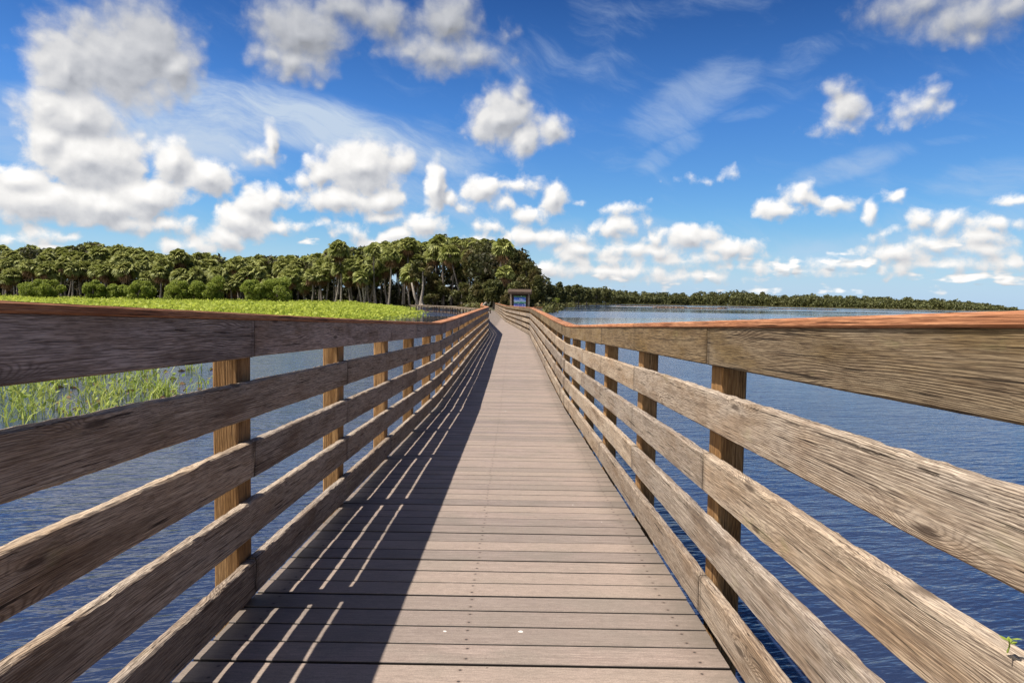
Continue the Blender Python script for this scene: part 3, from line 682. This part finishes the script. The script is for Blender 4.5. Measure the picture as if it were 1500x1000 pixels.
# ------------------------------------------------------------------ palms
def palm_crown(seed, nf, elo, ehi, rad, name, mt, leafn=11):
    rr = random.Random(seed); V = []; F = []
    for i in range(nf):
        az = i * 2.39996 + rr.uniform(-.3, .3); t = (i + .5) / nf
        e = elo + (ehi - elo) * t + rr.uniform(-.12, .12)
        d = Vector((math.cos(az) * math.cos(e), math.sin(az) * math.cos(e), math.sin(e)))
        side = d.cross(Vector((0, 0, 1))).normalized(); upn = side.cross(d)
        L = rad * rr.uniform(.42, .58); c = d * L + Vector((0, 0, -.10 * L))
        b = len(V); V += [side * .03, -side * .03, c + side * .02, c - side * .02]; F.append((b, b + 1, b + 3)); F.append((b, b + 3, b + 2))
        fr = rad * rr.uniform(.52, .66); rl = rr.uniform(-1.1, 1.1); s0, u0 = side, upn; side = s0 * math.cos(rl) + u0 * math.sin(rl); upn = u0 * math.cos(rl) - s0 * math.sin(rl); tilt = rr.uniform(-.5, .5)
        for k in range(leafn):
            a = (k / (leafn - 1) - .5) * 3.6
            dd = (d * math.cos(a) + side * math.sin(a)); dd = (dd + upn * tilt * math.sin(a) * .5).normalized()
            ln = fr * (1 - .18 * abs(a) / 1.8)
            w = (upn.cross(dd)).normalized() * fr * .125
            mid = c + dd * ln * .55 - Vector((0, 0, .05 * ln)); tip = c + dd * ln * .93 - Vector((0, 0, .45 * ln))
            b = len(V); V += [c, mid + w, mid - w, tip]; F.append((b, b + 1, b + 2)); F.append((b + 1, b + 3, b + 2))
    return new_mesh(name, np.array([tuple(v) for v in V]), np.array(F), [mt])
CROWNS = [palm_crown(s, 50, -.55, 1.5, 2.35 + .15 * (s % 3), 'crown', M_PALM) for s in range(6)]
DEADS = [palm_crown(50 + s, 18, -1.4, -.45, 2.0, 'dead_fronds', M_DEAD, 8) for s in range(4)]
def palm_trunk(seed, lean):
    rr = random.Random(seed); pts = []; n = 8; ph = rr.uniform(0, 6.28)
    for i in range(n):
        t = i / (n - 1); bend = math.sin(t * math.pi) * .025
        pts.append((lean * t * t + bend * math.cos(ph), bend * math.sin(ph), t))
    b = MB(); b.tube(pts, [.034, .025, .021, .020, .020, .020, .021, .022], 8)
    # radius given for unit height: rescaled per palm
    return b, pts[-1]
TR = []
for s in range(5):
    rr = random.Random(s + 90); ph = rr.uniform(0, 6.28); n = 8; b = MB()
    pts = [(math.sin(i / 7 * math.pi) * .35 * math.cos(ph) * (s > 0), math.sin(i / 7 * math.pi) * .35 * math.sin(ph) * (s > 0), i / 7) for i in range(n)]
    V = []; rad = [.34, .24, .20, .19, .19, .19, .20, .24]
    for p, r_ in zip(pts, rad):
        for k in range(8):
            q = k * math.pi / 4; V.append((p[0] + r_ * math.cos(q), p[1] + r_ * math.sin(q), p[2]))
    F = [(i * 8 + k, i * 8 + (k + 1) % 8, (i + 1) * 8 + (k + 1) % 8, (i + 1) * 8 + k) for i in range(7) for k in range(8)] + [tuple(range(8))[::-1], tuple(56 + k for k in range(8))]
    TR.append(new_mesh('trunk', V, F, [M_BARK], True))
pc = 0
def palm(px, d, ytop, label, group=None, cs=1.0, lean=0.0, zb=-.35, X=None):
    """palm whose crown top shows at photo row ytop; lean in photo pixels of the foot relative to the head"""
    global pc; pc += 1
    x = gx(px, d) if X is None else X
    ztop = 1.05 + (hor(px) - ytop) / 1000 * d
    H = ztop - zb - 2.0 * cs
    t = thing('palm_tree', label, 'palm tree', (x + lean / 1000 * d, d, zb), group)
    dx = -lean / 1000 * d; L = math.hypot(H, dx); ang = math.atan2(dx, H)
    tr = obj('trunk', TR[pc % 5], t); tr.rotation_euler = (0, ang, random.uniform(0, 6) * 0); tr.scale = (1, 1, L)
    cr = obj('crown', CROWNS[pc % 6], t, (dx, 0, H)); k = cs * random.uniform(.92, 1.08); cr.scale = (k, k, k * random.uniform(.85, 1.05)); cr.rotation_euler = (random.uniform(-.1, .1), random.uniform(-.1, .1), random.uniform(0, 6.28))
    if random.random() < .85:
        de = obj('dead_fronds', DEADS[pc % 4], t, (dx, 0, H - .55)); de.scale = (k, k, k); de.rotation_euler = (0, 0, random.uniform(0, 6.28))
    return t
SKY = [(-60,360),(0,359),(18,361),(35,357),(60,360),(85,361),(100,356),(120,354),(145,353),(165,360),(190,357),(215,363),(240,371),(262,364),(285,366),(310,368),(325,371),(334,380),(345,376),(365,370),(400,374),(420,374),(445,369),(470,366),(495,352),(520,360),(547,355),(572,354),(597,346),(625,350),(643,343),(668,348),(700,346),(720,352),(735,348),(750,357),(762,364),(772,376),(780,386),(787,398),(795,406),(805,412)]
def skyline(px): return float(np.interp(px, [p[0] for p in SKY], [p[1] for p in SKY]))
# palms one can pick out
FEAT = [(495,160,352,'tall palm with a full round crown standing highest over the left grove',1.05,4),
 (547,162,356,'tall palm with a shaggy crown right of the highest grove palm',1.0,3),
 (571,160,362,'palm with pale straight trunk rising from the bank at the end of the marsh',1.0,-2),
 (603,158,385,'short palm with a wide drooping crown leaning over the inlet water',1.25,8),
 (657,161,358,'palm with a bare pale trunk curving down to the right above the inlet',1.1,20),
 (692,161,371,'palm with a brown skirt and a straight twin-looking trunk behind the footbridge',1.1,0),
 (597,166,346,'tall palm towering above the short wide palm at the inlet',1.1,2),
 (643,168,343,'highest palm over the inlet, left of the oak',1.1,6),
 (735,128,348,'tall palm rising over the end of the boardwalk beside the oak',1.0,-4),
 (528,158,395,'small palm with two slanting trunks to its left at the back of the marsh',.85,6),
 (515,160,380,'palm whose thin pale trunk slants right behind the end of the bushes',.9,14),
 (347,165,376,'palm standing at the gap in the treeline right of the round bushes',1.05,3),
 (262,170,364,'round-headed palm left of the gap in the treeline',1.1,2),
 (118,168,380,'palm with a straight grey trunk showing above the left bushes',1.1,1),
 (177,168,372,'palm with a yellow-green crown over the middle of the long bush row',1.1,3),
 (240,162,378,'short palm with a round crown just above the long bush row',1.0,1)]
for (px, d, yt, lab, cs, ln) in FEAT: palm(px, d, yt, lab, None, cs, ln)
# a second slim stem beside the skirted palm and leaning ones at the end of the walk
palm(696, 164, 368, 'slim palm crowded against the palm with the brown skirt', None, .95, 1)
palm(738, 122, 386, 'leaning palm with a bare white trunk slanting over the end of the boardwalk', None, .8, -33)
ORD = ['first', 'second', 'third', 'fourth', 'fifth', 'sixth', 'seventh', 'eighth', 'ninth', 'tenth', 'eleventh', 'twelfth', 'thirteenth', 'fourteenth', 'fifteenth', 'sixteenth', 'seventeenth', 'eighteenth', 'nineteenth', 'twentieth']
ORD += ['twenty-' + o for o in ORD[:9]] + ['thirtieth'] + ['thirty-' + o for o in ORD[:9]] + ['fortieth'] + ['forty-' + o for o in ORD[:9]] + ['fiftieth'] + ['fifty-' + o for o in ORD[:9]]
on = {}
def ordn(px, d):
    if px < -14: return 'one of the palms of the grove just beyond the left edge of the photo'
    key = (d, px < 560); on[key] = on.get(key, 0) + 1; i = on[key] - 1
    o = ORD[i]
    row = {171: 'middle', 178: 'next to last', 190: 'rearmost'}[d]
    return o + ' palm from the left, ' + row + ' row ' + ('of the grove beyond the marsh' if px < 560 else 'on the bank behind the inlet')
rows = [(171, 13, 1.1, (10, 34)), (178, 13, 1.15, (2, 20)), (190, 15, 1.2, (0, 6))]
GL = 'one of the crowded palms in the dense grove beyond the marsh, behind the bushes'
GR = 'one of the crowded palms on the bank behind the inlet water'
for (d, st, cs, (j0, j1)) in rows:
    px = -70 + d % 7
    while px < 735:
        dd = d + random.uniform(-5, 5); yt = skyline(px) + random.uniform(j0, j1) - 1
        if random.random() < .92:
            palm(px, dd, yt, ordn(px, d), 'palms of the grove beyond the marsh' if px < 560 else 'palms on the bank behind the inlet', cs * random.uniform(.85, 1.1), random.uniform(-7, 7))
        px += st * random.uniform(.75, 1.25)
# lower palms in front of the grove
low = -1
for px in list(range(6, 560, 15)):
    if random.random() < .85:
        low += 1
        palm(px + random.uniform(-6, 6), 163 + random.uniform(-3, 3), skyline(px) + random.uniform(16, 38), ORD[low] + ' from the left of the lower palms fronting the grove beyond the marsh', 'lower palms in front of the grove', random.uniform(.8, 1.05), random.uniform(-6, 6))

# ------------------------------------------------------------------ broadleaf trees
def tree_meshes(seed, rx, rz, per=260, nc=26, leaf=.30, mt=None, bark=True, shell=.5):
    """unit: crown centre at origin; trunk reaches from the foot at z = -1 (scaled later)"""
    rr = np.random.default_rng(seed)
    C = rr.normal(size=(nc, 3)); C /= np.linalg.norm(C, axis=1)[:, None]; C *= (rr.uniform(.35, .85, nc) ** .6)[:, None]
    C[:, :2] *= rx; C[:, 2] = C[:, 2] * rz
    rad = rr.uniform(.22, .40, nc) * (rx + rz) / 2 * 1.05
    P = clump_cloud(C, rad, per, .85, shell)
    V, F = leaves(P, leaf)
    cr = new_mesh('crown', V, F, [mt or M_OAK])
    return cr, C
def broad(px, d, ytop, wpx, label, group=None, zb=-.35, base_frac=.25, mt=None, seed=0, leaf=.3, per=260, nc=26, X=None, name='oak_tree', cat='tree'):
    x = gx(px, d) if X is None else X; ztop = 1.05 + (hor(px) - ytop) / 1000 * d; H = ztop - zb
    rx = wpx / 1000 * d / 2; rz = H * (1 - base_frac) / 2; cz = zb + H - rz
    t = thing(name, label, cat, (x, d, zb), group)
    cr, C = tree_meshes(seed, rx * .86, rz * .86, per, nc, leaf, mt)
    obj('crown', cr, t, (0, 0, cz - zb))
    b = MB(); r0 = max(.12, H * .028); hf = (cz - zb)
    b.tube([(0, 0, -.3), (.1, 0, hf * .35), (-.1, .1, hf * .7), (0, 0, hf)], [r0 * 1.5, r0, r0 * .8, r0 * .5], 8)
    for q in C[:8]:
        e = Vector((q[0], q[1], q[2] + hf)); s_ = Vector((0, 0, hf * .55)); mid = (s_ + e) / 2 + Vector((0, 0, -.1 * hf))
        b.tube([s_, mid, e], [r0 * .5, r0 * .33, r0 * .12], 6)
    obj('trunk', b.mesh('trunk', [M_BARK2], True), t)
    return t
broad(705, 158, 347, 70, 'broad brown-green oak filling the middle of the wood above the boardwalk end', seed=1, leaf=.42, per=420, nc=30)
broad(672, 172, 352, 50, 'oak between the tall inlet palm and the broad central oak', seed=2, leaf=.42, per=300)
broad(752, 140, 360, 48, 'dark rounded oak at the right shoulder of the wood', seed=3, leaf=.36, per=420, nc=30)
broad(772, 133, 380, 34, 'oak stepping down to the lake right of the dark rounded oak', seed=4, leaf=.32, per=380)
broad(787, 128, 402, 24, 'dark shaggy tree directly right of the signboard roof', seed=5, base_frac=.08, leaf=.28, per=380)
broad(797, 150, 413, 22, 'last dark tree at the water on the point', seed=6, base_frac=.08, leaf=.28, per=340)
broad(640, 168, 396, 40, 'light grey-green small tree under the palms behind the inlet', seed=7, base_frac=.1, leaf=.36, per=260)
broad(722, 118, 405, 34, 'low dark tree overhanging the end of the boardwalk', seed=8, base_frac=.12, leaf=.26, per=360)
broad(757, 112, 412, 40, 'low dark tree directly behind the signboard', seed=9, base_frac=.1, leaf=.26, per=400)
broad(700, 134, 414, 40, 'dark low tree left of the boardwalk end', seed=10, base_frac=.08, leaf=.28, per=380)
broad(676, 150, 412, 36, 'dark low tree behind the left end of the footbridge', seed=12, base_frac=.08, leaf=.30, per=340)
broad(742, 104, 424, 20, 'dark bush closing the view at the very end of the walk', seed=11, base_frac=.02, leaf=.24, per=300, nc=18, name='bush', cat='bush')
# trees stepping back along the right shore
for i, (px, d, yt, w) in enumerate([(808,205,414,22),(820,240,417,20),(833,275,416,18),(846,310,417,18),(858,345,419,17),(872,380,421,16),(886,410,421,16),(815,225,410,18),(842,300,413,16)]):
    broad(px, d, yt, w, ['large','next','third','fourth','fifth','sixth','farthest'][i] + ' of the trees stepping back along the shore behind the point, counted from the point' if i < 7 else ['shorter tree crowding the two nearest of the trees stepping back behind the point', 'shorter tree among the middle ones of the trees stepping back behind the point'][i - 7], 'trees receding behind the point', seed=20 + i, base_frac=.05, leaf=.55, per=160, nc=22, mt=M_FAR, name='shore_tree')
# bushes on the marsh
for i, (px, yt, w, lab) in enumerate([(63,405,62,'bright round bush standing alone at the far left of the marsh'),(138,409,34,'small yellowish bush at the left end of the bush row'),(170,413,40,'low green bush second in the bush row'),
      (206,411,48,'olive bush in the middle of the bush row'),(262,411,56,'wide dark-bottomed bush near the right end of the bush row'),(306,402,58,'tallest rounded bush ending the bush row on the right'),(372,404,44,'olive-brown bush left of the twin bushes'),(406,404,58,'bright green rounded bush right of the olive-brown one')]):
    broad(px, 150 + (i % 3) * 2, yt, w, lab, None, zb=-.7, base_frac=.0, mt=M_BUSH, seed=40 + i, leaf=.26, per=420, nc=26, name='bush', cat='bush')
# low bushes along the inlet bank and on the point
for i, (px, d, yt, w, lab) in enumerate([(812,190,436,16,'light green bush at the waterline of the point'),(632,163,428,26,'dark bush on the bank behind the inlet')]):
    broad(px, d, yt, w, lab, None, zb=-.6, base_frac=0, mt=M_BUSH if i == 0 else M_OAK, seed=60 + i, leaf=.25, per=200, nc=16, name='bush', cat='bush')

# thicket that fills the wood behind the palms
C = []; rad = []
for _ in range(2000):
    px = random.uniform(-120, 800); d = random.uniform(174, 225) if px < 690 else random.uniform(140, 200)
    top = 1.05 + (hor(px) - skyline(px) - 11) / 1000 * d
    z = random.uniform(-.3, 1) * top if random.random() < .72 else random.uniform(0, 3.5)
    C.append((gx(px, d), d, max(.3, z))); rad.append(random.uniform(1.2, 2.4))
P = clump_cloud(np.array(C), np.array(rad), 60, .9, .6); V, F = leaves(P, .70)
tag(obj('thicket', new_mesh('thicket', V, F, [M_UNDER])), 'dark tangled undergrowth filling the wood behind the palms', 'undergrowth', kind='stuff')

# the far shore as one mass of wood
FS = [(795,420),(830,418),(850,418),(870,420),(890,421),(900,424),(930,426),(960,428),(1000,428),(1020,427),(1040,428),(1075,424),(1100,428),(1150,431),(1180,431),(1210,432),(1260,434),(1300,436),(1340,437),(1400,440),(1440,445),(1455,447),(1480,451),(1600,453)]
FD = [(795,420),(870,440),(900,600),(1010,700),(1150,615),(1265,540),(1370,480),(1500,560),(1600,700)]
C = []; rad = []
px = 790
while px < 1600:
    d = float(np.interp(px, [p[0] for p in FD], [p[1] for p in FD])) ; yt = float(np.interp(px, [p[0] for p in FS], [p[1] for p in FS])) + random.uniform(-1.3, 3.2)
    for layer in range(3):
        dd = d + 8 + layer * 22; H = 1.05 + (hor(px) - yt - (2 - layer) * 3.0) / 1000 * dd + .3
        if H < 1.5: continue
        w = random.uniform(3.5, 7)
        for k in range(9):
            a = random.uniform(0, 6.28); q = random.uniform(0, w * .7)
            rz = random.uniform(1.6, 3.0); C.append((gx(px, dd) + math.cos(a) * q, dd + math.sin(a) * q, -.32 + max(.5, min(H - rz * .8, random.uniform(.05, 1.0) * H)))); rad.append(rz)
    px += random.uniform(4, 8)
P = clump_cloud(np.array(C), np.array(rad), 46, .85, .7); V, F = leaves(P, 1.15)
tag(obj('far_wood', new_mesh('far_wood', V, F, [M_FAR])), 'low wooded shore far across the lake on the right', 'woodland', kind='stuff')
# scrub along the waterline of the point and the right shore
C = []; rad = []
for (a, b_) in zip(shore[:-1], shore[1:]):
    if a[1] < 100 or a[0] < -8.6 or a[0] > 300: continue
    L = math.dist(a, b_); k_ = max(1, int(L / (1.1 if a[1] < 300 else 2.5)))
    for i in range(k_):
        t_ = (i + random.random()) / k_; x_ = a[0] + (b_[0] - a[0]) * t_; y_ = a[1] + (b_[1] - a[1]) * t_
        if y_ < 112 and x_ < 4: continue
        C.append((x_ + random.uniform(-.5, 1.5), y_ + random.uniform(-.5, 1.0), -.6)); rad.append(random.uniform(.7, 1.6) * (1 if y_ < 180 else .8))
P = clump_cloud(np.array(C), np.array(rad), 70, 1.0, .6); P[:, 2] = np.maximum(P[:, 2], WATER + .02); V, F = leaves(P, .34)
tag(obj('shore_scrub', new_mesh('shore_scrub', V, F, [M_OAK])), 'low tangled scrub lining the waterline of the point and the right shore', 'scrub', kind='stuff')
# sedge strips lying off the far shore
pts = []
for (x0, x1, d0, d1) in [(905,1000,340,375),(960,1060,270,290),(1055,1120,330,338),(1130,1220,300,306)]:
    for _ in range(420):
        px = random.uniform(x0, x1); t = (px - x0) / (x1 - x0); d = d0 + (d1 - d0) * random.random() * (1 - abs(2 * t - 1)) ; pts.append((gx(px, d), d, WATER))
V, F = blades(np.array(pts), np.full(len(pts), .38), .5, .8, 3, spread=.8)
tag(obj('sedge_strips', new_mesh('sedge_strips', V, F, [M_DEAD])), 'thin brown strips of sedge lying on the lake before the far shore', 'sedge', kind='stuff')

# ------------------------------------------------------------------ swollen trunk standing in the inlet
t = thing('swamp_tree', 'pale tree with a swollen base and splayed roots standing in the inlet water', 'tree', (gx(617, 152), 152, WATER))
b = MB(); b.tube([(0, 0, -.5), (0, 0, .3), (-.1, 0, 1.6), (.3, 0, 4.5), (.2, 0, 8)], [1.0, .72, .38, .28, .16], 10)
b.tube([(-.5, 0, .1), (-1.6, .2, 2.5), (-2.3, .2, 5.5)], [.5, .3, .16], 8)
for a in (0, 1.2, 2.6, 3.9, 5.0): b.tube([(.2 * math.cos(a), .2 * math.sin(a), .9), (.9 * math.cos(a), .9 * math.sin(a), .2), (1.5 * math.cos(a), 1.5 * math.sin(a), -.4)], [.28, .2, .1], 6)
obj('trunk', b.mesh('trunk', [M_BARK], True), t)
cr, _ = tree_meshes(77, 2.6, 2.0, 160, 14, .34, M_OAK); obj('crown', cr, t, (-.5, 0, 8.2))

# ------------------------------------------------------------------ kiosk with signboard
def mat_sign():
    mt, T = material('sign_picture'); tc = T.n.new('ShaderNodeTexCoord'); P = tc.outputs['Generated']
    s = T.node('ShaderNodeSeparateXYZ', {0: P}); n = T.noise(T.v('MULTIPLY', P, (6, 1, 9)), 1.0, 3, .5)
    z = T.m('ADD', s.outputs[2], T.m('MULTIPLY', T.m('SUBTRACT', n, .5), .22))
    c = T.ramp(z, [(0.0, (.05, .10, .40)), (.16, (.20, .22, .62)), (.32, (.05, .08, .35)), (.45, (.06, .30, .10)), (.56, (.50, .62, .85)), (.72, (.03, .14, .62)), (.86, (.03, .10, .40)), (.93, (.05, .20, .05))])
    c = T.mix(T.ss(T.noise(T.v('MULTIPLY', P, (9, 1, 5)), 1, 2, .5), .58, .62, 0, .8), c, (.75, .80, .85))
    finish(T, c, .4, spec=.4); return mt
k = thing('information_kiosk', 'small roofed wooden kiosk with a blue and green picture board beside the far railing', 'kiosk', (gx(760.5, 46), 46, -.42))
def kb(name, lo, hi, mt, par=k, wear=0):
    b_ = MB(); b_.box(lo, hi); me = b_.mesh(name, [mt]); o_ = obj(name, me, par)
    bv = o_.modifiers.new('bevel', 'BEVEL'); bv.width = .008; return o_
kb('post', (-.66, -.07, -1.4), (-.54, .07, 1.98), M_RAIL); kb('post', (.54, -.07, -1.4), (.66, .07, 1.98), M_RAIL)
kb('back_board', (-.538, .0, .62), (.538, .04, 1.90), M_DARKW)
kb('picture', (-.40, -.035, .98), (.40, -.004, 1.78), mat_sign())
b = MB(); b.add([(-.74, -.45, 2.0), (.74, -.45, 2.0), (.80, .55, 2.0), (-.80, .55, 2.0), (-.74, -.45, 2.05), (.74, -.45, 2.05), (.80, .55, 2.24), (-.80, .55, 2.24)], [(0, 3, 2, 1), (4, 5, 6, 7), (0, 1, 5, 4), (1, 2, 6, 5), (2, 3, 7, 6), (3, 0, 4, 7)])
b.box((-.78, -.52, 1.90), (.78, -.47, 1.995)); obj('roof', b.mesh('roof', [M_DARKW]), k)
kb('cross_beam', (-.9, -.05, -.75), (.9, .05, -.60), M_DARKW)
# short overlook rail jutting out beyond the right railing
t = thing('overlook_rail', 'short orange-capped rail stub standing out over the water right of the kiosk', 'railing', (gx(787, 37), 37, WATER))
b = MB(); b.box((-.19, -.07, -1.2), (-.10, .07, 1.53)); obj('post', b.mesh('post', [M_POST]), t)
b = MB(); b.box((.10, -.07, -1.2), (.19, .07, 1.53)); obj('post', b.mesh('post', [M_POST]), t)
b = MB(); b.box((-.26, -.1, 1.532), (.26, .1, 1.57)); obj('cap_board', b.mesh('cap_board', [M_CAP]), t)
b = MB(); b.box((-.24, -.112, 1.36), (.24, -.072, 1.50)); b.box((-.24, -.112, 1.14), (.24, -.072, 1.28)); b.box((-.24, -.112, .9), (.24, -.072, 1.04)); obj('rail_board', b.mesh('rail_board', [M_RAIL]), t)

# ------------------------------------------------------------------ footbridge on the left
FB = [(-3.2, 74, -.82), (-4.4, 79, -.82), (-7.4, 92.6, -.80), (-10.8, 103, -.78), (-16, 112, -.76)]
t = thing('footbridge', 'low grey footbridge curving from the boardwalk end across the inlet', 'footbridge', (FB[0][0], FB[0][1], FB[0][2]))
O = Vector(FB[0])
dk = MB(); pl = {'deck': MB()}
for (A, B) in zip(FB[:-1], FB[1:]):
    A = Vector(A); B = Vector(B); X = (B - A); L = X.length; X.normalize(); Y = Vector((0, 0, 1)).cross(X).normalized(); Z = X.cross(Y)
    Mx = Matrix((X, Y, Z)).transposed().to_4x4(); Mx.translation = A - O
    dk.box((0, -.8, -.06), (L, .8, 0), Mx); dk.box((0, -.8, -.25), (L, -.74, -.062), Mx); dk.box((0, .74, -.25), (L, .8, -.062), Mx)
    for sy in (-.84, .84):
        rb = MB(); rb.box((0, sy - .02, .62), (L, sy + .02, .80), Mx); obj('rail_board', rb.mesh('rail_board', [M_RAIL]), t)
        cb = MB(); cb.box((0, sy - .1, .803), (L, sy + .1, .84), Mx); obj('cap_board', cb.mesh('cap_board', [M_RAIL]), t)
        s_ = .4
        while s_ < L:
            pb = MB(); off = .072 if sy > 0 else -.072; pb.box((s_, sy + off - .05, -1.4), (s_ + .1, sy + off + .05, .80), Mx); obj('post', pb.mesh('post', [M_DARKW]), t); s_ += 2.4
obj('deck', dk.mesh('deck', [M_DARKW]), t)

# ------------------------------------------------------------------ sprig of leaves growing at the right railing
t = thing('seedling', 'tiny green seedling sprouting from the third board of the right railing at the picture edge', 'plant', (.690, .915, .587))
V = []; F = []
b = MB(); b.tube([(0, 0, -.01), (.002, -.001, .0), (.001, .0, .010)], [.0012, .001, .0008], 5); obj('stem', b.mesh('stem', [M_REED]), t)
lv = MB()
for k_ in range(6):
    a = k_ * 1.1; z = .002 + k_ * .0015; d = Vector((math.cos(a), math.sin(a), .35)).normalized(); s_ = d.cross(Vector((0, 0, 1))).normalized(); c = Vector((.003, 0, z)); L = .011 + .002 * (k_ % 3)
    lv.add([c, c + d * L * .5 + s_ * .004, c + d * L, c + d * L * .5 - s_ * .004], [(0, 1, 2, 3)])
obj('leaves', lv.mesh('leaves', [M_REED]), t)
